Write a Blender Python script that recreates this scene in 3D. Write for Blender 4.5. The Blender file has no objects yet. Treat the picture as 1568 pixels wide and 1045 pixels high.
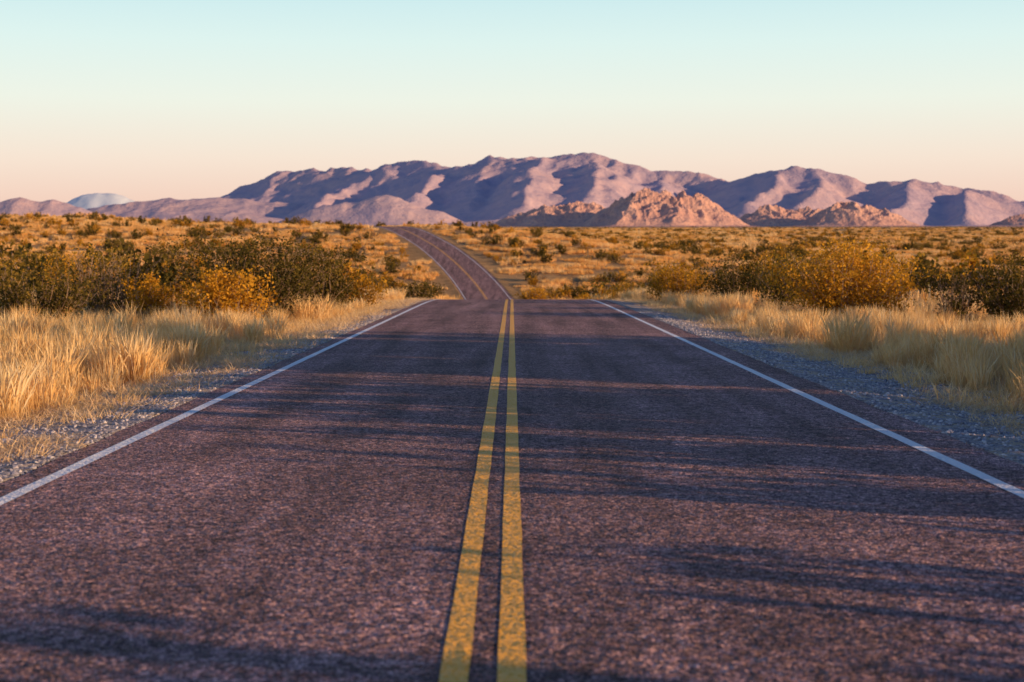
import bpy, math, random
import numpy as np
from mathutils import Vector
random.seed(3); rng=np.random.default_rng(7)
F=2178.0; CX=784.0; HY=345.0; EYE=1.55
scene=bpy.context.scene
# ------------------------------------------------------------- noise
def _h(ix,iy,seed):
    n=(ix.astype(np.int64)*374761393+iy.astype(np.int64)*668265263+seed*1274126177)&0x7fffffff
    n=((n^(n>>13))*1274126177)&0x7fffffff
    n=n^(n>>16)
    return (n&0xffff)/65535.0*2*np.pi
def pn(x,y,seed=0):
    x=np.asarray(x,float); y=np.asarray(y,float)
    ix=np.floor(x); iy=np.floor(y); fx=x-ix; fy=y-iy
    u=fx*fx*fx*(fx*(fx*6-15)+10); v=fy*fy*fy*(fy*(fy*6-15)+10)
    def g(dx,dy):
        a=_h(ix+dx,iy+dy,seed); return np.cos(a)*(fx-dx)+np.sin(a)*(fy-dy)
    return ((g(0,0)*(1-u)+g(1,0)*u)*(1-v)+(g(0,1)*(1-u)+g(1,1)*u)*v)*1.5
def fbm(x,y,o=4,seed=0):
    s=0;a=1;t=0
    for i in range(o):
        s=s+a*pn(x*2**i,y*2**i,seed+i); t+=a; a*=.5
    return s/t
def ridged(x,y,o=4,seed=0):
    s=0;a=1;t=0
    for i in range(o):
        s=s+a*(1-np.abs(pn(x*2**i,y*2**i,seed+i))*1.6); t+=a; a*=.5
    return s/t
def sm(a,b,x):
    t=np.clip((x-a)/(b-a),0,1); return t*t*(3-2*t)
# ------------------------------------------------------------- profiles
Yd=np.arange(-200,40000,1.0)
def prof(pts,sig=7):
    a=np.array(pts,float); z=np.interp(Yd,a[:,0],a[:,1])
    k=np.exp(-0.5*(np.arange(-4*sig,4*sig+1)/sig)**2); k/=k.sum()
    return np.convolve(np.pad(z,4*sig,mode='edge'),k,'valid')
ROADZ=prof([(-200,5.14),(0,0),(58,-1.49),(66,-1.86),(100,-3.9),(150,-7.3),(185,-9.6),(200,-10.1),(215,-9.4),(225,-8.3),(250,-5.35),(275,-2.6),(295,-.8),(312,.7),(328,1.3),(350,1.2),(400,0),(600,-3),(40000,-3)],5)
ROADX=prof([(-200,0),(130,0),(175,-.6),(215,-3.6),(225,-4.9),(250,-9.3),(275,-14.4),(295,-19.3),(315,-24.2),(340,-32),(600,-130),(40000,-130)],12)
LZ=prof([(-200,5.3),(0,.15),(54,-1.05),(80,-1.8),(150,-4.6),(200,-4.6),(260,-2),(330,1.6),(420,3.6),(520,3),(800,0),(3000,-3),(40000,-3)],9)
RZ=prof([(-200,5.1),(0,0),(54,-1.4),(80,-2.3),(120,-4.6),(180,-6.6),(250,-6.1),(350,-5.1),(500,-4.5),(800,-4),(1500,-3.5),(4000,-3),(40000,-3)],9)
def I(P,y): return np.interp(y,Yd,P)
XOFF=-0.108
def xc(y): return I(ROADX,y)
def rz(y): return I(ROADZ,y)
EL,ER=-3.58,3.88
def height(x,y):
    x=np.asarray(x,float); y=np.asarray(y,float)
    s=x-xc(y); a=np.maximum(np.maximum(EL-s,s-ER),0)
    base=rz(y)
    wl=sm(8,70,-s); wr=sm(8,80,s)
    z=base*(1-wl-wr)+I(LZ,y)*wl+I(RZ,y)*wr
    z=z-0.10*sm(0,1.6,a)+0.12*sm(2,6,a)*(s<0)
    amp=sm(0.2,6,a)
    z=z+amp*(0.10*fbm(x/2.3,y/2.3,3,5)+0.35*sm(6,60,a)*fbm(x/25,y/25,3,9)+.9*sm(100,400,a+np.maximum(y-150,0))*fbm(x/140,y/140,3,12)*(1-.6*sm(2000,6000,y)))
    z=z+0.018*fbm(x/.35,y/.35,2,15)*sm(0,.5,a)*(y<80)
    z=np.where(a<=0,base-.06,z)
    return z
# ------------------------------------------------------------- material helpers
def new_mat(name):
    m=bpy.data.materials.new(name); m.use_nodes=True
    nt=m.node_tree; nt.nodes.clear()
    o=nt.nodes.new('ShaderNodeOutputMaterial')
    return m,nt,o
def N(nt,t,**k):
    n=nt.nodes.new(t)
    for a,b in k.items(): setattr(n,a,b)
    return n
def setin(nt,sock,v):
    if isinstance(v,bpy.types.NodeSocket): nt.links.new(v,sock)
    else: sock.default_value=v
def coord(nt,scale=(1,1,1)):
    g=N(nt,'ShaderNodeNewGeometry'); mp=N(nt,'ShaderNodeMapping'); mp.inputs['Scale'].default_value=scale
    nt.links.new(g.outputs['Position'],mp.inputs['Vector']); return mp.outputs[0]
def noise(nt,vec,scale,detail=3,rough=.5,dist=0):
    n=N(nt,'ShaderNodeTexNoise'); nt.links.new(vec,n.inputs['Vector'])
    n.inputs['Scale'].default_value=scale; n.inputs['Detail'].default_value=detail
    n.inputs['Roughness'].default_value=rough; n.inputs['Distortion'].default_value=dist
    return n.outputs['Fac']
def ramp(nt,fac,stops,interp='LINEAR'):
    r=N(nt,'ShaderNodeValToRGB'); r.color_ramp.interpolation=interp
    e=r.color_ramp.elements
    while len(e)<len(stops): e.new(.5)
    for i,(p,c) in enumerate(stops):
        e[i].position=p; e[i].color=(c,c,c,1) if isinstance(c,(int,float)) else (*c,1)
    nt.links.new(fac,r.inputs[0]); return r.outputs[0]
def mix(nt,fac,a,b,bt='MIX'):
    m=N(nt,'ShaderNodeMix',data_type='RGBA',blend_type=bt)
    setin(nt,m.inputs[0],fac)
    setin(nt,m.inputs[6],a if not isinstance(a,tuple) else (*a,1)); setin(nt,m.inputs[7],b if not isinstance(b,tuple) else (*b,1))
    return m.outputs[2]
def math_(nt,op,a,b=0.0,clamp=False):
    m=N(nt,'ShaderNodeMath',operation=op,use_clamp=clamp); setin(nt,m.inputs[0],a); setin(nt,m.inputs[1],b); return m.outputs[0]
def vmath(nt,op,a,b=None,scale=None):
    m=N(nt,'ShaderNodeVectorMath',operation=op); setin(nt,m.inputs[0],a)
    if b is not None: setin(nt,m.inputs[1],b)
    if scale is not None: m.inputs['Scale'].default_value=scale
    return m.outputs[0]
def princ(nt,o,col,rough=.9,spec=.2,normal=None):
    p=N(nt,'ShaderNodeBsdfPrincipled'); setin(nt,p.inputs['Base Color'],col if not isinstance(col,tuple) else (*col,1))
    setin(nt,p.inputs['Roughness'],rough); p.inputs['Specular IOR Level'].default_value=spec
    if normal is not None: nt.links.new(normal,p.inputs['Normal'])
    nt.links.new(p.outputs[0],o.inputs[0]); return p
def bump(nt,h,strength,dist,normal=None):
    b=N(nt,'ShaderNodeBump'); b.inputs['Strength'].default_value=strength; b.inputs['Distance'].default_value=dist
    nt.links.new(h,b.inputs['Height'])
    if normal is not None: nt.links.new(normal,b.inputs['Normal'])
    return b.outputs[0]
def facet(nt,color,k):
    """tilt the surface normal per stone chip (random cell colour -> facet direction)"""
    g=N(nt,'ShaderNodeNewGeometry')
    t=vmath(nt,'SCALE',vmath(nt,'SUBTRACT',color,(.5,.5,.5)),scale=k)
    t=vmath(nt,'MULTIPLY',t,(1,1,.2))
    return vmath(nt,'NORMALIZE',vmath(nt,'ADD',t,g.outputs['Normal']))
def asphalt_nodes(nt,k=3.4):
    v=coord(nt)
    vo=N(nt,'ShaderNodeTexVoronoi'); nt.links.new(v,vo.inputs['Vector']); vo.inputs['Scale'].default_value=88
    sep=N(nt,'ShaderNodeSeparateColor'); nt.links.new(vo.outputs['Color'],sep.inputs[0])
    chips=ramp(nt,sep.outputs[2],[(0,(.085,.058,.072)),(.45,(.25,.135,.14)),(.75,(.49,.28,.26)),(1,(.72,.45,.40))])
    vs=coord(nt,(1.6,.09,1)); tr=noise(nt,vs,1.0,3,.55)
    c=mix(nt,1,chips,ramp(nt,tr,[(.3,.55),(.7,1.4)]),'MULTIPLY')
    big=noise(nt,v,1.1,3,.6)
    c=mix(nt,1,c,ramp(nt,big,[(.3,.75),(.7,1.2)]),'MULTIPLY')
    clump=noise(nt,v,17,2,.6)
    c=mix(nt,1,c,ramp(nt,clump,[(.38,.5),(.64,1.45)]),'MULTIPLY')
    fn=facet(nt,vo.outputs['Color'],k)
    hn=noise(nt,v,20,2,.6)
    return v,c,hn,fn
m_asph,nt,o=new_mat('asphalt'); v,c,hh,fn=asphalt_nodes(nt)
princ(nt,o,c,.85,.3,bump(nt,hh,1.0,.025,fn))
def paint_mat(name,col,wear):
    m,nt,o=new_mat(name); v,c,hh,fn=asphalt_nodes(nt,1.7)
    w=noise(nt,v,38,4,.7); w2=noise(nt,v,2.3,3,.6)
    w=math_(nt,'ADD',w,math_(nt,'MULTIPLY',w2,.35))
    mask=ramp(nt,w,[(wear,0),(wear+.10,1)])
    tint=noise(nt,v,9,4,.6)
    pc=mix(nt,tint,tuple(x*.92 for x in col),col)
    princ(nt,o,mix(nt,mask,c,pc),.6,.4,bump(nt,hh,.7,.006,fn)); return m
m_yel=paint_mat('yellow_road_paint',(1.0,.50,.06),.39)
m_wht=paint_mat('white_road_paint',(.93,.93,.93),.41)
m_gr,nt,o=new_mat('desert_soil'); v=coord(nt)
n1=noise(nt,v,.55,3,.6); n2=noise(nt,v,14,3,.7); n3=noise(nt,v,.035,3,.6)
c=ramp(nt,n2,[(.3,(.28,.15,.065)),(.55,(.60,.36,.16)),(.75,(.76,.51,.26))])
c2=ramp(nt,n1,[(.35,(.34,.20,.08)),(.6,(.70,.43,.18))])
c=mix(nt,.5,c,c2)
c=mix(nt,ramp(nt,n3,[(.4,0),(.65,.4)]),c,(.20,.135,.055))
hb=noise(nt,v,5,3,.75)
princ(nt,o,c,.95,.1,bump(nt,hb,1,.35))
m_gv,nt,o=new_mat('shoulder_gravel'); v=coord(nt)
vo=N(nt,'ShaderNodeTexVoronoi'); nt.links.new(v,vo.inputs['Vector']); vo.inputs['Scale'].default_value=30
sp=N(nt,'ShaderNodeSeparateColor'); nt.links.new(vo.outputs['Color'],sp.inputs[0])
c=ramp(nt,sp.outputs[1],[(0,(.14,.138,.16)),(.6,(.36,.34,.36)),(1,(.66,.61,.60))])
n1=noise(nt,v,2.2,4,.65)
c=mix(nt,ramp(nt,n1,[(.45,0),(.62,.8)]),c,(.64,.47,.29))
hh=math_(nt,'MULTIPLY',vo.outputs['Distance'],-1.0)
princ(nt,o,c,.9,.2,bump(nt,hh,1,.03,facet(nt,vo.outputs['Color'],2)))
m_st,nt,o=new_mat('stone_chip'); oi=N(nt,'ShaderNodeObjectInfo')
princ(nt,o,ramp(nt,oi.outputs['Random'],[(0,(.18,.178,.22)),(.5,(.42,.39,.42)),(1,(.70,.64,.62))]),.85,.25)
def leafmat(name,stops,attr='c',trans=.3,rs=.35,base=None):
    m,nt,o=new_mat(name)
    at=N(nt,'ShaderNodeAttribute',attribute_name=attr); oi=N(nt,'ShaderNodeObjectInfo')
    f=math_(nt,'ADD',math_(nt,'MULTIPLY',at.outputs['Fac'],1-rs),math_(nt,'MULTIPLY',oi.outputs['Random'],rs))
    c=ramp(nt,f,stops)
    if base:
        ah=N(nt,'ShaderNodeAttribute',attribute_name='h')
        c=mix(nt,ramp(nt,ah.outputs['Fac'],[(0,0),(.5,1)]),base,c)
    p=N(nt,'ShaderNodeBsdfDiffuse'); nt.links.new(c,p.inputs['Color'])
    if trans==0: nt.links.new(p.outputs[0],o.inputs[0]); return m
    t=N(nt,'ShaderNodeBsdfTranslucent'); nt.links.new(c,t.inputs['Color'])
    ms=N(nt,'ShaderNodeMixShader'); ms.inputs[0].default_value=trans
    nt.links.new(p.outputs[0],ms.inputs[1]); nt.links.new(t.outputs[0],ms.inputs[2]); nt.links.new(ms.outputs[0],o.inputs[0])
    return m
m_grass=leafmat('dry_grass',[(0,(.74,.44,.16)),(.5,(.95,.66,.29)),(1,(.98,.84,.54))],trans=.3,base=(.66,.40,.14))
m_grass2=leafmat('golden_scrub_grass',[(0,(.62,.31,.07)),(.5,(.93,.55,.19)),(1,(.98,.79,.45))],trans=.25,rs=.5)
m_straw=leafmat('straw_litter',[(0,(.60,.36,.17)),(1,(.97,.75,.45))],trans=0)
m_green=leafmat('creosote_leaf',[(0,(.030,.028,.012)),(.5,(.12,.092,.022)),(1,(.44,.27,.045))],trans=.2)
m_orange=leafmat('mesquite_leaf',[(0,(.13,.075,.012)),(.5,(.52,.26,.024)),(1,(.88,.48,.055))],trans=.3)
m_twig=leafmat('woody_twig',[(0,(.12,.08,.055)),(1,(.46,.33,.23))],trans=0)
# ------------------------------------------------------------- mesh helper
def mk(name,V,Fc,mats,mi=None,attrs=None,smooth=False,link=True,coll=None):
    me=bpy.data.meshes.new(name)
    V=np.asarray(V,np.float32); Fc=np.asarray(Fc,np.int32); k=Fc.shape[1]
    me.vertices.add(len(V)); me.vertices.foreach_set('co',V.ravel())
    me.loops.add(Fc.size); me.loops.foreach_set('vertex_index',Fc.ravel())
    me.polygons.add(len(Fc)); me.polygons.foreach_set('loop_start',np.arange(0,Fc.size,k,dtype=np.int32))
    if mi is not None: me.polygons.foreach_set('material_index',np.asarray(mi,np.int32))
    me.polygons.foreach_set('use_smooth',np.full(len(Fc),smooth))
    for m in mats: me.materials.append(m)
    for an,av in (attrs or {}).items():
        a=me.attributes.new(an,'FLOAT','POINT'); a.data.foreach_set('value',np.asarray(av,np.float32))
    me.update(calc_edges=True)
    ob=bpy.data.objects.new(name,me)
    if coll: coll.objects.link(ob)
    elif link: scene.collection.objects.link(ob)
    return ob
def gridfaces(nr,nc):
    i=np.arange(nr*nc).reshape(nr,nc)
    return np.stack([i[:-1,:-1],i[:-1,1:],i[1:,1:],i[1:,:-1]],-1).reshape(-1,4)
# ------------------------------------------------------------- ground sheet
ys=list(np.arange(-120,0,2.0))+list(np.arange(0,80,.4))+list(np.arange(80,360,1.5))
y=360; st=2
while y<30000: ys.append(y); st*=1.045; y+=st
ys=np.array(ys+[32000.])
off=list(np.arange(.25,7,.25)); a=7.0; st=.3
while a<26000: off.append(a); st*=1.07; a+=st
off=np.array(off)
ss=np.concatenate([(EL-off)[::-1],[EL-.02,EL,0,ER,ER+.02],ER+off])
Y,S=np.meshgrid(ys,ss,indexing='ij'); X=S+xc(Y)
Z=height(X,Y)
inside=(S>=EL-1e-6)&(S<=ER+1e-6); Z[inside]=(rz(Y)-.06)[inside]
Fc=gridfaces(len(ys),len(ss))
cs=(ss[:-1]+ss[1:])/2; yc=(ys[:-1]+ys[1:])/2
CS,CY=np.meshgrid(cs,yc)
ed=np.maximum(EL-CS,CS-ER)
wob=fbm(CS/1.2,CY/1.5,3,33)
mi=(((ed<1.35+wob*.6+ (CS>0)*.45))&(CY<100)).astype(int).ravel()
ground=mk('ground',np.stack([X,Y,Z],-1).reshape(-1,3),Fc,[m_gr,m_gv],mi,smooth=True)
# ------------------------------------------------------------- road
ry=ys[(ys<=600)]
def strip(name,s0,s1,dz,mat,thick=None,jit=0,parent=None,cols=2):
    ss_=np.linspace(s0,s1,cols)
    YY,SS=np.meshgrid(ry,ss_,indexing='ij')
    if jit:
        SS=SS.copy(); SS[:,0]+=jit*fbm(ry/.9,ry*0+.3,3,41); SS[:,-1]+=jit*fbm(ry/.9,ry*0+7.3,3,42)
    hd=np.gradient(xc(ry),ry)
    XX=SS*np.sqrt(1+hd**2)[:,None]+xc(YY)
    ZZ=rz(YY)+dz
    V=np.stack([XX,YY,ZZ],-1)
    if thick:
        V=np.concatenate([V[:,:1]-np.array([.03,0,thick]),V,V[:,-1:]+np.array([.03,0,-thick])],1)
    ob=mk(name,V.reshape(-1,3),gridfaces(len(ry),V.shape[1]),[mat])
    if parent: ob.parent=parent
    return ob
road=strip('asphalt_road',EL,ER,0,m_asph,thick=.1,jit=.07,cols=9)
strip('yellow_line_a',XOFF-.108-.054,XOFF-.108+.054,.004,m_yel,parent=road,jit=.008)
strip('yellow_line_b',XOFF+.108-.054,XOFF+.108+.054,.004,m_yel,parent=road,jit=.008)
strip('edge_line_a',-3.36,-3.25,.004,m_wht,parent=road,jit=.01)
strip('edge_line_b',3.35,3.46,.004,m_wht,parent=road,jit=.01)
# ------------------------------------------------------------- plants
def leaves(C,size,asp=.5):
    n=len(C); a=rng.normal(size=(n,3)); a/=np.linalg.norm(a,axis=1)[:,None]
    b=rng.normal(size=(n,3)); b=np.cross(a,b); b/=np.linalg.norm(b,axis=1)[:,None]
    s=(size*rng.uniform(.6,1.4,n))[:,None]; a*=s; b*=s*asp
    V=np.stack([C-a,C+b,C+a,C-b],1).reshape(-1,3)
    return V,np.arange(4*n).reshape(n,4)
def tube(path,r0,r1):
    n=len(path); V=[];Fs=[]
    for i,p in enumerate(path):
        r=r0+(r1-r0)*i/(n-1)
        for k in range(3):
            t=k*2*math.pi/3; V.append((p[0]+r*math.cos(t),p[1]+r*math.sin(t),p[2]))
    for i in range(n-1):
        for k in range(3):
            Fs.append((i*3+k,i*3+(k+1)%3,(i+1)*3+(k+1)%3,(i+1)*3+k))
    return np.array(V),np.array(Fs)
def bush(name,w,h,nst,nleaf,ls,mat,coll=None,bare=.15,tw=.008,asp=.55):
    Vs=[];Fs=[];Ms=[];Cs=[];base=0;cl=[]
    for i in range(nst):
        az=rng.uniform(0,2*np.pi); tilt=rng.uniform(0,1)**.6
        L=rng.uniform(.6,1.05); ex=np.array([math.cos(az)*tilt*w/2,math.sin(az)*tilt*w/2,h*math.sqrt(max(.05,1-.72*tilt**2))])*L
        p0=np.array([math.cos(az),math.sin(az),0])*rng.uniform(0,.12)*w
        mid=p0*.5+ex*.5+np.array([math.cos(az),math.sin(az),-.25])*rng.uniform(0,.12)*w+rng.normal(size=3)*.04*h
        t=np.linspace(0,1,5)[:,None]; path=(1-t)**2*p0+2*t*(1-t)*mid+t*t*ex+rng.normal(size=(5,3))*.012*h
        path[0,2]=-.05
        tubes=[(path,tw*2,tw*.5)]
        for j in range(4):
            q=path[rng.integers(1,5)]; d=(ex-p0); d=d/np.linalg.norm(d)+rng.normal(size=3)*.55
            e=q+d*h*rng.uniform(.1,.24); e[2]=min(max(e[2],.05),h*rng.uniform(.95,1.1))
            tubes.append((np.array([q,(q+e)/2+rng.normal(size=3)*.02,e]),tw,tw*.35))
            if rng.random()>bare: cl+= [e,(q+e)/2]
        if rng.random()>bare: cl+=[path[3],path[4],path[2]]
        for pa,a,b in tubes:
            V,Fq=tube(pa,a,b); Vs.append(V);Fs.append(Fq+base);base+=len(V);Ms+= [1]*len(Fq);Cs.append(np.full(len(V),rng.random()))
    if cl and nleaf:
        cl=np.array(cl); ids=rng.integers(0,len(cl),nleaf); C=cl[ids]+rng.normal(size=(nleaf,3))*np.array([.05,.05,.05])*(w+h)/2
        C[:,2]=np.abs(C[:,2])
        cc=rng.random(len(cl)); V,Fq=leaves(C,ls,asp); Vs.append(V);Fs.append(Fq+base);Ms+=[0]*len(Fq)
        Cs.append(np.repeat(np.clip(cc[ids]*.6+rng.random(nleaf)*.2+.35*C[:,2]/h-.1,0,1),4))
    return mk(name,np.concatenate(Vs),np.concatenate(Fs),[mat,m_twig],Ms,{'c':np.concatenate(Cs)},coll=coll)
def grass(name,n,h,spread,coll,lean=.3,wd=.006,mat=None,hv=.4,seg=4,plume=False):
    az=rng.uniform(0,2*np.pi,n); r=spread*np.sqrt(rng.random(n))
    P=np.stack([np.cos(az)*r,np.sin(az)*r,np.zeros(n)-.03],-1)
    a2=az+rng.normal(size=n)*1.2; H=h*rng.uniform(1-hv,1.0+hv*.4,n); ln=lean*rng.uniform(.1,1.3,n)
    fa=rng.uniform(0,np.pi,n); W=np.stack([np.cos(fa),np.sin(fa),0*fa],-1)*wd
    V=[];Hh=[]
    for i in range(seg+1):
        t=i/seg; c=P+np.stack([np.cos(a2)*ln*H*t**1.8,np.sin(a2)*ln*H*t**1.8,H*(t-.25*ln*t*t)],-1)
        k=(1-t)**.6 if not plume else (.6 if i<seg-1 else (1.9 if i==seg-1 else .1))
        V+= [c-W*max(k,.08),c+W*max(k,.08)]; Hh+=[np.full(n,t)]*2
    V=np.stack(V,1); Hh=np.stack(Hh,1); b=np.arange(n)[:,None,None]*(2*seg+2)
    fq=np.array([[2*i,2*i+1,2*i+3,2*i+2] for i in range(seg)])[None]
    return mk(name,V.reshape(-1,3),(fq+b).reshape(-1,4),[mat or m_grass],None,{'c':np.repeat(rng.random(n),2*seg+2),'h':Hh.ravel()},coll=coll)
def coll(n): return bpy.data.collections.new(n)
def scatter(name,pts,scl,col,tilt=0.06,idx=None):
    n=len(pts); me=bpy.data.meshes.new(name); me.vertices.add(n); me.vertices.foreach_set('co',np.asarray(pts,np.float32).ravel())
    rot=np.stack([rng.normal(size=n)*tilt,rng.normal(size=n)*tilt,rng.uniform(0,6.28,n)],-1).astype(np.float32)
    a=me.attributes.new('rot','FLOAT_VECTOR','POINT'); a.data.foreach_set('vector',rot.ravel())
    a=me.attributes.new('scl','FLOAT_VECTOR','POINT'); sc=np.asarray(scl,np.float32); sc=sc if sc.ndim==2 else np.repeat(sc[:,None],3,1); a.data.foreach_set('vector',sc.ravel())
    if idx is None: idx=rng.integers(0,len(col.objects),n)
    a=me.attributes.new('idx','INT','POINT'); a.data.foreach_set('value',np.asarray(idx).astype(np.int32))
    ob=bpy.data.objects.new(name,me); scene.collection.objects.link(ob)
    ng=bpy.data.node_groups.new(name+'_scatter','GeometryNodeTree')
    ng.interface.new_socket('Geometry',in_out='INPUT',socket_type='NodeSocketGeometry'); ng.interface.new_socket('Geometry',in_out='OUTPUT',socket_type='NodeSocketGeometry')
    gi=ng.nodes.new('NodeGroupInput'); go=ng.nodes.new('NodeGroupOutput'); ip=ng.nodes.new('GeometryNodeInstanceOnPoints')
    ci=ng.nodes.new('GeometryNodeCollectionInfo'); ci.inputs['Collection'].default_value=col; ci.inputs['Separate Children'].default_value=True; ci.inputs['Reset Children'].default_value=True
    def na(nm,t):
        q=ng.nodes.new('GeometryNodeInputNamedAttribute'); q.data_type=t; q.inputs['Name'].default_value=nm
        return [s for s in q.outputs if s.enabled and s.name=='Attribute'][0]
    L=ng.links; L.new(gi.outputs[0],ip.inputs['Points']); L.new(ci.outputs[0],ip.inputs['Instance']); ip.inputs['Pick Instance'].default_value=True
    L.new(na('idx','INT'),ip.inputs['Instance Index'])
    er=ng.nodes.new('FunctionNodeEulerToRotation'); L.new(na('rot','FLOAT_VECTOR'),er.inputs[0]); L.new(er.outputs[0],ip.inputs['Rotation'])
    L.new(na('scl','FLOAT_VECTOR'),ip.inputs['Scale']); L.new(ip.outputs[0],go.inputs[0])
    md=ob.modifiers.new('scatter','NODES'); md.node_group=ng
    return ob
cg=coll('tall_grass_src')
for i in range(5): grass('tall_grass_tuft',95,.72,.2,cg,lean=.38,wd=.0055,plume=(i%2==0),hv=.5,seg=3)
cs_=coll('short_grass_src')
for i in range(4): grass('short_grass_tuft',45,.26,.2,cs_,lean=.9,wd=.005,hv=.6,seg=2)
cl_=coll('litter_src')
for i in range(3): grass('straw_litter_patch',110,.16,.3,cl_,lean=3.2,wd=.004,hv=.6,seg=3,mat=m_straw)
cp=coll('grass_patch_src')
for i in range(4):
    n=620; tc=rng.uniform(-1.6,1.6,(45,2)); th=rng.uniform(.5,1.3,45); ids=rng.integers(0,45,n)
    r=rng.normal(size=(n,2))*.12; base_=np.c_[tc[ids]+r,np.full(n,-.08)]
    H=.45*th[ids]*rng.uniform(.5,1.1,n); dirn=r/.12*.3*H[:,None]*.5; tip=base_+np.c_[dirn,H+.08]
    fa=rng.uniform(0,np.pi,n); Wd=np.stack([np.cos(fa),np.sin(fa),0*fa],-1)*.026
    V=np.stack([base_-Wd,base_+Wd,tip+Wd*.4,tip-Wd*.4],1).reshape(-1,3)
    mk('grass_patch',V,np.arange(4*n).reshape(n,4),[m_grass2],None,{'c':np.repeat(rng.random(45)[ids]*.7+.3*rng.random(n),4)},coll=cp)
cb=coll('shrub_src')
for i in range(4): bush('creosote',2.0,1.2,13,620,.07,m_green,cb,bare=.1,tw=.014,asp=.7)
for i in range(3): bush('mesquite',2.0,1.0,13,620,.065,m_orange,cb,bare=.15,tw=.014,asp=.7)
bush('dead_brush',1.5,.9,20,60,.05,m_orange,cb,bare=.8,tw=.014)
def P(x,y): return np.stack([x,y,height(x,y)],-1)
def ok(x,y,lo=1.2):
    s=x-xc(y); return (s<EL-lo)|(s>ER+lo)
def strip_pts(n,y0,y1,a0,a1,side,thr,seed,fs=3.0):
    y=rng.uniform(y0,y1,n); a=a0+(a1-a0)*rng.random(n)**1.3
    x=xc(y)+(EL-a if side<0 else ER+a)
    m=fbm(x/fs*1.4,y/fs,3,seed)>thr-.15*(1-np.abs((a-a0)/(a1-a0)-.35))
    return x[m],y[m]
A=[];SC=[]
for side,a0,a1,n in ((-1,1.5,5.2,1900),(1,2.0,5.6,1800)):
    x,y=strip_pts(n,-14,90,a0,a1,side,.02 if side<0 else .05,21+side)
    hmod=.8+.45*fbm(x/2.5,y/4,2,61)
    A.append(P(x,y)); SC.append(rng.uniform(.55,1.15,len(x))*hmod)
for side,n in ((-1,1100),(1,1000)):
    y=rng.uniform(12,62,n); a=rng.uniform(4.6,17,n); x=EL-a if side<0 else ER+a
    m=(fbm(x/4,y/4,3,77)>.02)&(np.abs(x)<.45*y+4); A.append(P(x[m],y[m])); SC.append(rng.uniform(.4,.95,m.sum()))
scatter('roadside_tall_grass',np.concatenate(A),np.concatenate(SC),cg)
A=[];SC=[]
for side,a0,a1,n in ((-1,.7,16,4800),(1,1.3,18,4800)):
    y=rng.uniform(-5,100,n); a=a0+(a1-a0)*rng.random(n)**1.2; x=xc(y)+(EL-a if side<0 else ER+a)
    A.append(P(x,y)); SC.append(rng.uniform(.5,1.5,n)*np.clip(.35+.3*a,0,1.3))
scatter('short_dry_grass',np.concatenate(A),np.concatenate(SC),cs_)
A=[];SC=[]
for side,a0,a1,n in ((-1,.25,2.4,1700),(1,.9,3.2,1500)):
    y=rng.uniform(3,80,n); a=rng.uniform(a0,a1,n); x=xc(y)+(EL-a if side<0 else ER+a)
    m=fbm(x/1.1,y/2.0,3,55)>(-.03 if side<0 else .0)-.2*(a-a0)/(a1-a0)
    A.append(P(x[m],y[m])); SC.append(rng.uniform(.6,1.3,m.sum()))
scatter('dry_grass_litter',np.concatenate(A),np.concatenate(SC),cl_,tilt=.02)
def fan(n,d0,d1,power,pmin=-950,pmax=2500):
    u=rng.random(n)
    if power==0: d=d0*(d1/d0)**u
    else: d=(d0**power+(d1**power-d0**power)*u)**(1/power)
    px=rng.uniform(pmin,pmax,n); x=(px-CX)/F*d
    return x,d
x,y=fan(8500,48,420,1.2,-200,1800)
s=x-xc(y); m=ok(x,y,2.6)&((np.abs(s)>9)|(y>70))&(fbm(x/9,y/9,3,71)>-.2)
x=x[m];y=y[m]
scatter('desert_grass',P(x,y),rng.uniform(.6,1.35,len(x)),cp)
x,y=fan(2200,400,2500,0,-100,1700); m=ok(x,y,4); x=x[m];y=y[m]
scatter('far_desert_grass',P(x,y),rng.uniform(1.2,2.2,len(x))[:,None]*np.array([2.5,2.5,.8]),cp)
x,y=fan(4800,45,420,1.1,-200,1800); s=x-xc(y)
m=ok(x,y,3.5)&((np.abs(s)>12)|(y>72))&(fbm(x/18,y/18,3,91)>-.12); x=x[m];y=y[m]
sc=.45+1.35*rng.random(len(x))**1.6
scatter('desert_shrubs',P(x,y),sc,cb)
x,y=fan(5000,400,4200,0,-100,1700); m=ok(x,y,6)&(fbm(x/120,y/300,3,93)>-.2); x=x[m];y=y[m]
scatter('far_desert_shrubs',P(x,y),rng.uniform(.7,1.6,len(x))[:,None]*np.array([1.6,1.6,1.0]),cb)
# unseen shrubs added and stretched tall on the right verge beside / behind the camera: they throw the long shadows on the road
vs_=[(9.2,16.4,2.0),(10.2,18.8,2.2),(10.4,20.8,2.1),(11.4,22.6,2.2),(13.5,19.5,2.5),(12.5,17.0,2.4),(14.5,22.5,2.6),(13.2,14.8,2.3),(12.2,20.6,2.4),(15,17.5,2.6),
 (9.0,13.0,1.6),(11.8,12.2,1.9),(8.8,10.8,1.3),(11.5,10.2,1.8),(8.9,8.8,1.05),(11.0,8.0,1.5),(8.6,6.6,.9),(12.0,5.6,1.6),
 (8.4,3.9,.85),(10.5,1.9,.85),(8.2,-.8,1.5),(9.5,-2.2,1.9),(8.4,-3.8,1.6),(11,-.7,1.9),(11.5,-3.4,2.3),(9,-5.9,2),(13,-2,2.3),(11,-9,2),(9.5,-12,1.6),(14,-14,2),(11,-18,1.8),(18,6,1.6),(19,14,1.8),(22,2,1.6)]
v_=np.array(vs_); ii=rng.integers(0,4,len(v_)); ii[rng.random(len(v_))<.3]=5
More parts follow.
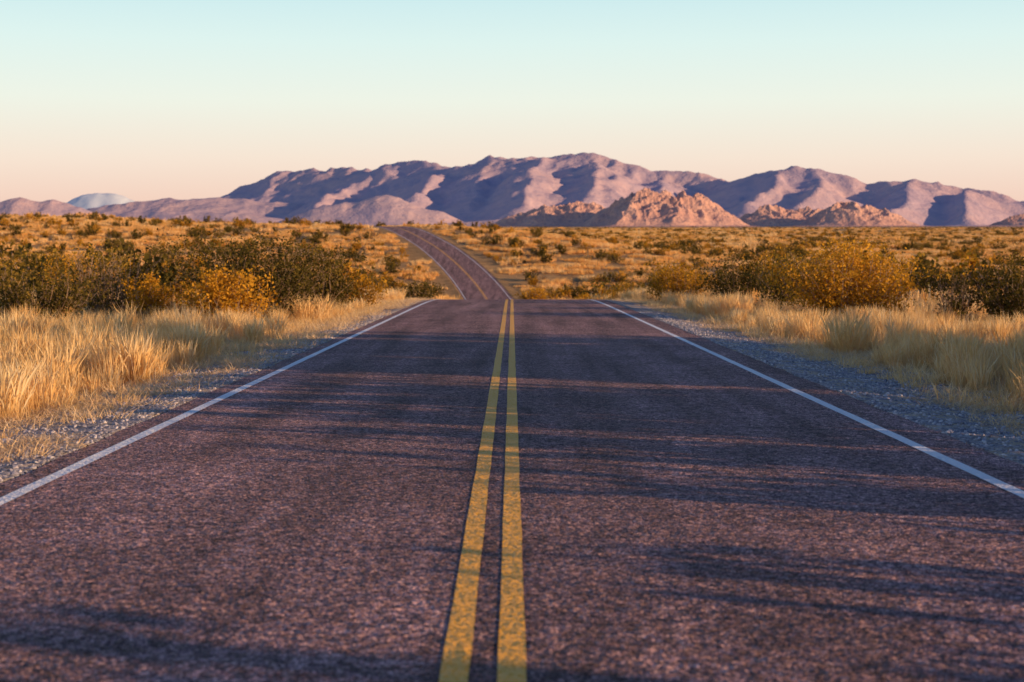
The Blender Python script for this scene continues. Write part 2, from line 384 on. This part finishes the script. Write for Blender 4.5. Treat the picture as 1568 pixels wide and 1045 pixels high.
scatter('shadow_caster_shrubs',P(v_[:,0],v_[:,1]),v_[:,2][:,None]*np.array([1,1,1.7]),cb,idx=ii)
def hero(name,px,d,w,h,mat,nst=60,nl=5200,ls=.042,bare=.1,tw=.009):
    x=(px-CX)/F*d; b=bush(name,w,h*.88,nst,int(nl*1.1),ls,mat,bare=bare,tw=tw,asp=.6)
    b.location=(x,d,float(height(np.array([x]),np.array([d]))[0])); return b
hero('creosote_bush',390,39,4.6,2.5,m_green,100,11000)
hero('creosote_bush',490,45,3.0,2.2,m_green,60,5500)
hero('mesquite_bush',345,35.5,2.5,1.5,m_orange,50,5200)
hero('mesquite_bush',540,50,2.6,1.4,m_orange,40,3300)
hero('brittle_brush',170,40,3.8,2.0,m_green,110,2600,bare=.5)
hero('creosote_bush',60,36,3.4,1.4,m_green,70,4800)
hero('mesquite_bush',120,49,3.8,2.1,m_orange,60,4200)
hero('mesquite_bush',225,37,2.0,1.2,m_orange,40,2500,bare=.4)
hero('creosote_bush',265,52,3.4,2.2,m_green,60,4500)
hero('creosote_bush',-20,44,3.2,1.7,m_green,60,4500)
hero('creosote_bush',640,70,3.0,1.0,m_green,40,2500)
hero('creosote_bush',575,66,2.8,1.2,m_green,40,2500)
hero('mesquite_bush',1040,56,3.3,1.8,m_orange,60,4800)
hero('creosote_bush',1140,52,3.5,2.1,m_green,65,5600)
hero('mesquite_bush',1300,39,4.2,2.3,m_orange,110,12000)
hero('creosote_bush',1215,45,2.8,2.1,m_green,60,5200)
hero('creosote_bush',1565,37,2.9,1.85,m_green,65,5600)
hero('creosote_bush',1420,52,2.6,1.5,m_green,60,4600)
hero('brittle_brush',1465,37,1.7,1.45,m_green,45,700,bare=.65)
hero('mesquite_bush',960,78,3.0,1.1,m_orange,40,2500)
hero('mesquite_bush',820,88,2.6,1.0,m_orange,40,2500)
# gravel stones
cst=coll('stone_src')
import bmesh
for i in range(4):
    bm=bmesh.new(); bmesh.ops.create_icosphere(bm,subdivisions=1,radius=.02)
    for vv in bm.verts: vv.co=Vector((vv.co.x*random.uniform(.8,1.4),vv.co.y*random.uniform(.7,1.2),vv.co.z*random.uniform(.5,.9)))
    me=bpy.data.meshes.new('stone'); bm.to_mesh(me); bm.free(); me.materials.append(m_st)
    ob=bpy.data.objects.new('stone',me); cst.objects.link(ob)
A=[]
for side,a1,n in ((-1,1.5,9000),(1,2.3,13000)):
    y=4+40*rng.random(n)**1.5; a=.02+a1*rng.random(n)**1.1; x=xc(y)+(EL-a if side<0 else ER+a); A.append(P(x,y))
A=np.concatenate(A); scatter('gravel',A,.35+1.0*rng.random(len(A))**2,cst,tilt=.5)
# ------------------------------------------------------------- wire fence
m_wood,nt,o=new_mat('weathered_post_wood'); v=coord(nt,(8,8,1.5)); princ(nt,o,ramp(nt,noise(nt,v,4,5,.6),[(.3,(.12,.08,.05)),(.7,(.34,.25,.17))]),.9,.15)
m_wire,nt,o=new_mat('galvanised_wire'); p=princ(nt,o,(.3,.27,.25),.5,.5); p.inputs['Metallic'].default_value=.7
Vs=[];Fs=[];Ms=[];b=0; fy=np.arange(20,330,15.2); fx=17.6+xc(fy)*.3; tops=[]
for i,(px_,py_) in enumerate(zip(fx,fy)):
    z=float(height(np.array([px_]),np.array([py_]))[0]); hh_=1.9 if i%4==0 else 1.4; r=.08 if i%4==0 else .04
    n=7
    for k,(zz,rr) in enumerate(((-.3,r),(hh_*.5,r*.95),(hh_-.02,r*.9),(hh_,r*.5))):
        t=np.arange(n)*2*np.pi/n; Vs.append(np.stack([px_+rr*np.cos(t)+.02*k,py_+rr*np.sin(t),np.full(n,z+zz)],-1))
        if k:
            for q in range(n): Fs.append((b+(k-1)*n+q,b+(k-1)*n+(q+1)%n,b+k*n+(q+1)%n,b+k*n+q)); Ms.append(0)
    b+=4*n; tops.append((px_,py_,z))
for i in range(len(tops)-1):
    for wz in (.35,.65,.95,1.2):
        p0=np.array(tops[i])+[0,0,wz]; p1=np.array(tops[i+1])+[0,0,wz]; md=(p0+p1)/2-[0,0,.03]
        V,Fq=tube(np.array([p0,md,p1]),.005,.005)
        Vs.append(V);Fs+= [tuple(q) for q in (Fq+b)]; Ms+=[1]*len(Fq); b+=len(V)
mk('wire_fence',np.concatenate(Vs),np.array(Fs),[m_wood,m_wire],Ms)
# ------------------------------------------------------------- mountains
def mtmat(name,lo,hi,dk,bs,bd,sc,k2=.7):
    m,nt,o=new_mat(name); v=coord(nt)
    n1=noise(nt,v,sc,4,.6); n2=noise(nt,v,sc*9,4,.65)
    c=mix(nt,ramp(nt,n1,[(.35,0),(.65,1)]),lo,hi)
    c=mix(nt,ramp(nt,n2,[(.45,0),(.7,k2)]),c,dk)
    princ(nt,o,c,1.0,0.0,bump(nt,n2,bs,bd)); return m
m_mt=mtmat('haze_tinted_mountain_rock',(.56,.43,.49),(.66,.47,.47),(.44,.37,.45),.6,22,.0018)  # bluish-purple aerial haze is mixed into the rock colour
m_mt2=mtmat('haze_tinted_far_rock',(.62,.71,.78),(.64,.71,.78),(.56,.66,.75),.3,14,.001)  # pale cyan distance haze painted as base colour
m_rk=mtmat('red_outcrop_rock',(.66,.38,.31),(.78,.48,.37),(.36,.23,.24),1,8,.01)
m_fh=mtmat('haze_tinted_foothill_rock',(.58,.43,.46),(.70,.49,.46),(.46,.38,.44),.6,16,.003)  # purplish haze tint baked into the foothill colour
def W(px,py,D): return ((px-CX)/F*D,D,EYE+(HY-py)/F*D)
def seg_field(X,Y,ridges):
    H=np.full(X.shape,-1e3)
    for pts,sl in ridges:
        for a,b in zip(pts[:-1],pts[1:]):
            ax,ay,az=a; bx,by,bz=b; dx,dy=bx-ax,by-ay; L2=dx*dx+dy*dy
            t=np.clip(((X-ax)*dx+(Y-ay)*dy)/L2,0,1)
            d=np.hypot(X-(ax+t*dx),Y-(ay+t*dy)); zz=az+t*(bz-az)-sl*d
            k=22.0
            H=np.where(np.abs(H-zz)<k*4, np.maximum(H,zz)+k*np.log1p(np.exp(-np.abs(H-zz)/k))*.5, np.maximum(H,zz))
    return H
def heightfield(name,x0,x1,y0,y1,st,ridges,mat,nz,nscale,seed,smooth=True,warp=0,base=-8,sty=None,fine=0):
    xs=np.arange(x0,x1,st); yy=np.arange(y0,y1,sty or st); X,Y=np.meshgrid(xs,yy)
    Xw=X+warp*fbm(X/nscale/1.5,Y/nscale/1.5,3,seed+5); Yw=Y+warp*fbm(X/nscale/1.5,Y/nscale/1.5,3,seed+9)
    H=seg_field(Xw,Yw,ridges)
    rd=ridged(X/nscale,Y/nscale,5,seed)
    top=np.clip(H,0,None)
    H=H+(rd-.55)*nz*np.clip(top/(nz*2.2),0,1)
    if fine: H=H+(ridged(X/(nscale*.3),Y/(nscale*.45),3,seed+40)-.55)*fine*np.clip(top/200,0,1)
    fall=np.minimum(np.minimum(X-x0,x1-X),np.minimum(Y-y0,y1-Y))
    H=np.where(H<0,H*.15,H); H=np.maximum(H,base); H=np.where(fall<st*2,base-6,H)
    return mk(name,np.stack([X,Y,H],-1).reshape(-1,3),gridfaces(len(yy),len(xs)),[mat],smooth=smooth)
main=[(365,307),(400,287),(435,268),(470,264),(520,260),(560,261),(580,265),(600,253),(625,248),(665,254),(700,254),(735,247),(760,245),(800,241),(840,238),(870,242),(915,241),(945,247),(985,252),(1020,262),(1060,270),(1100,277),(1120,281)]
def Dm(px): return np.interp(px,[0,365,600,850,1120,1300,1568,1800],[11500,10600,9500,8400,8000,7700,7300,7000])
R=[]
R.append(([W(px,py,float(Dm(px))) for px,py in main],.42))
m2=[(1120,283),(1145,272),(1170,264),(1190,268),(1220,264),(1260,264),(1300,275),(1330,288),(1360,281),(1400,278),(1440,279),(1480,286),(1510,297),(1540,306),(1575,306),(1640,296),(1720,300)]
R.append(([W(px,py,float(Dm(px))-500) for px,py in m2],.45))
def spur(px0,py0,D0,pts,sl=.5): R.append(([W(px0,py0,D0)]+[W(*p) for p in pts],sl))
spur(840,241,8400,[(822,262,7900),(812,285,7400),(800,312,6900)],.5)
spur(915,244,8250,[(930,262,7800),(905,290,7300),(880,318,6900)],.5)
spur(700,257,8950,[(672,275,8400),(640,300,7900),(600,325,7500)],.45)
spur(560,264,9700,[(545,280,9200),(500,305,8700),(470,328,8200)],.42)
spur(440,270,10200,[(400,300,9700),(360,325,9200)],.4)
spur(1020,264,8100,[(1010,285,7500),(985,310,7000)],.5)
spur(1100,279,7900,[(1130,295,7300),(1110,322,6800)],.5)
spur(1190,270,7300,[(1180,290,6900),(1150,312,6500)],.5)
spur(1260,267,7250,[(1250,290,6800),(1225,318,6400)],.5)
spur(1400,281,7000,[(1390,297,6650),(1360,322,6300)],.5)
spur(1480,289,6900,[(1490,305,6500),(1470,330,6200)],.5)
spur(765,247,8750,[(745,262,8300),(735,285,7900),(715,315,7400)],.5)
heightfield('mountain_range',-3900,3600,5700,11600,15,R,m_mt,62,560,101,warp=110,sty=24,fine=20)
R=[]
R.append(([W(p,q,9000) for p,q in ((130,330),(170,318),(210,311),(250,308),(300,307),(340,306),(380,308),(430,310),(470,318),(520,334))],.25))
R.append(([W(p,q,7000) for p,q in ((440,342),(475,328),(500,316),(530,317),(548,324),(575,305),(595,302),(615,305),(640,316),(665,328),(700,342))],.4))
R.append(([W(p,q,8200) for p,q in ((-60,320),(0,318),(25,308),(42,305),(62,316),(88,308),(104,314),(125,326),(150,334))],.4))
R.append(([W(p,q,8000) for p,q in ((220,334),(260,325),(310,330),(350,328),(400,334),(430,336))],.25))
R.append(([W(p,q,5200) for p,q in ((700,343),(760,340),(800,336),(840,341))],.25))
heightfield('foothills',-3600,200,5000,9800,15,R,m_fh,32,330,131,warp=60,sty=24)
R=[([W(p,q,16000) for p,q in ((95,325),(118,306),(130,300),(150,297),(180,298),(192,303),(215,312),(250,325))],.7)]
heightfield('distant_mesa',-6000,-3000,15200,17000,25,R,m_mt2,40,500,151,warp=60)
R=[]
R.append(([W(p,q,4400) for p,q in ((770,342),(800,333),(832,322),(850,326),(878,317),(900,318),(918,320),(932,330))],.5))
R.append(([W(p,q,4200) for p,q in ((930,334),(945,318),(962,311),(985,298),(1003,310),(1022,303),(1045,306),(1062,306),(1085,318),(1105,328),(1128,340))],.65))
R.append(([W(985,300,4200),W(960,325,4050),W(945,340,3980)],.7)); R.append(([W(1050,308,4200),W(1035,325,4060),W(1028,340,3990)],.7))
R.append(([W(1022,305,4200),W(1000,325,4060),W(990,342,3990)],.7))
R.append(([W(p,q,4600) for p,q in ((1130,345),(1150,332),(1170,319),(1190,324),(1212,330),(1240,323),(1262,330),(1280,345))],.55))
R.append(([W(p,q,4400) for p,q in ((1262,342),(1275,322),(1292,313),(1315,321),(1340,322),(1365,334),(1400,344))],.55))
R.append(([W(p,q,4300) for p,q in ((1520,348),(1550,338),(1580,331),(1640,328),(1700,345))],.4))
heightfield('rock_outcrop',-120,1900,3850,4900,4.5,R,m_rk,38,50,171,smooth=False,warp=22,sty=6,base=-9)
# ------------------------------------------------------------- sun / sky
el=math.radians(12); az=math.radians(22)
sd=Vector((math.cos(az)*math.cos(el),-math.sin(az)*math.cos(el),math.sin(el)))
l=bpy.data.lights.new('sun','SUN'); l.energy=5.0; l.angle=math.radians(.5); l.color=(1,.63,.33)
lo=bpy.data.objects.new('sun',l); lo.rotation_euler=sd.to_track_quat('Z','Y').to_euler(); lo.location=(30,-10,20); scene.collection.objects.link(lo)
w=bpy.data.worlds.new('World'); scene.world=w; w.use_nodes=True; nt=w.node_tree
bg=nt.nodes['Background']; bg.inputs[1].default_value=.1
sky=N(nt,'ShaderNodeTexSky',sky_type='NISHITA'); sky.sun_disc=False; sky.sun_elevation=el; sky.sun_rotation=math.radians(112)
tc=N(nt,'ShaderNodeTexCoord'); sp=N(nt,'ShaderNodeSeparateXYZ'); nt.links.new(tc.outputs['Generated'],sp.inputs[0])
e=math_(nt,'MULTIPLY',sp.outputs[2],1.0,True)
g=ramp(nt,e,[(0,(.90,.58,.48)),(.012,(.93,.64,.52)),(.045,(.96,.80,.67)),(.085,(.89,.93,.82)),(.125,(.76,.93,.89)),(.17,(.58,.84,.89)),(.26,(.15,.27,.50)),(1,(.015,.06,.25))])
gs=mix(nt,1,g,(10.,10.,10.),'MULTIPLY')
nt.links.new(mix(nt,.95,sky.outputs[0],gs),bg.inputs[0])
# ------------------------------------------------------------- camera
cam=bpy.data.cameras.new('camera'); cam.lens=50.0; cam.sensor_width=36; cam.clip_end=60000; cam.clip_start=.1
co=bpy.data.objects.new('camera',cam); scene.collection.objects.link(co); scene.camera=co
co.location=(0,0,EYE); pitch=math.atan((522.5-HY)/F); co.rotation_euler=(math.pi/2-pitch,0,0)
cam.dof.use_dof=True; cam.dof.focus_distance=18; cam.dof.aperture_fstop=2.4
scene.view_settings.view_transform='Standard'; scene.view_settings.look='None'; scene.view_settings.exposure=0
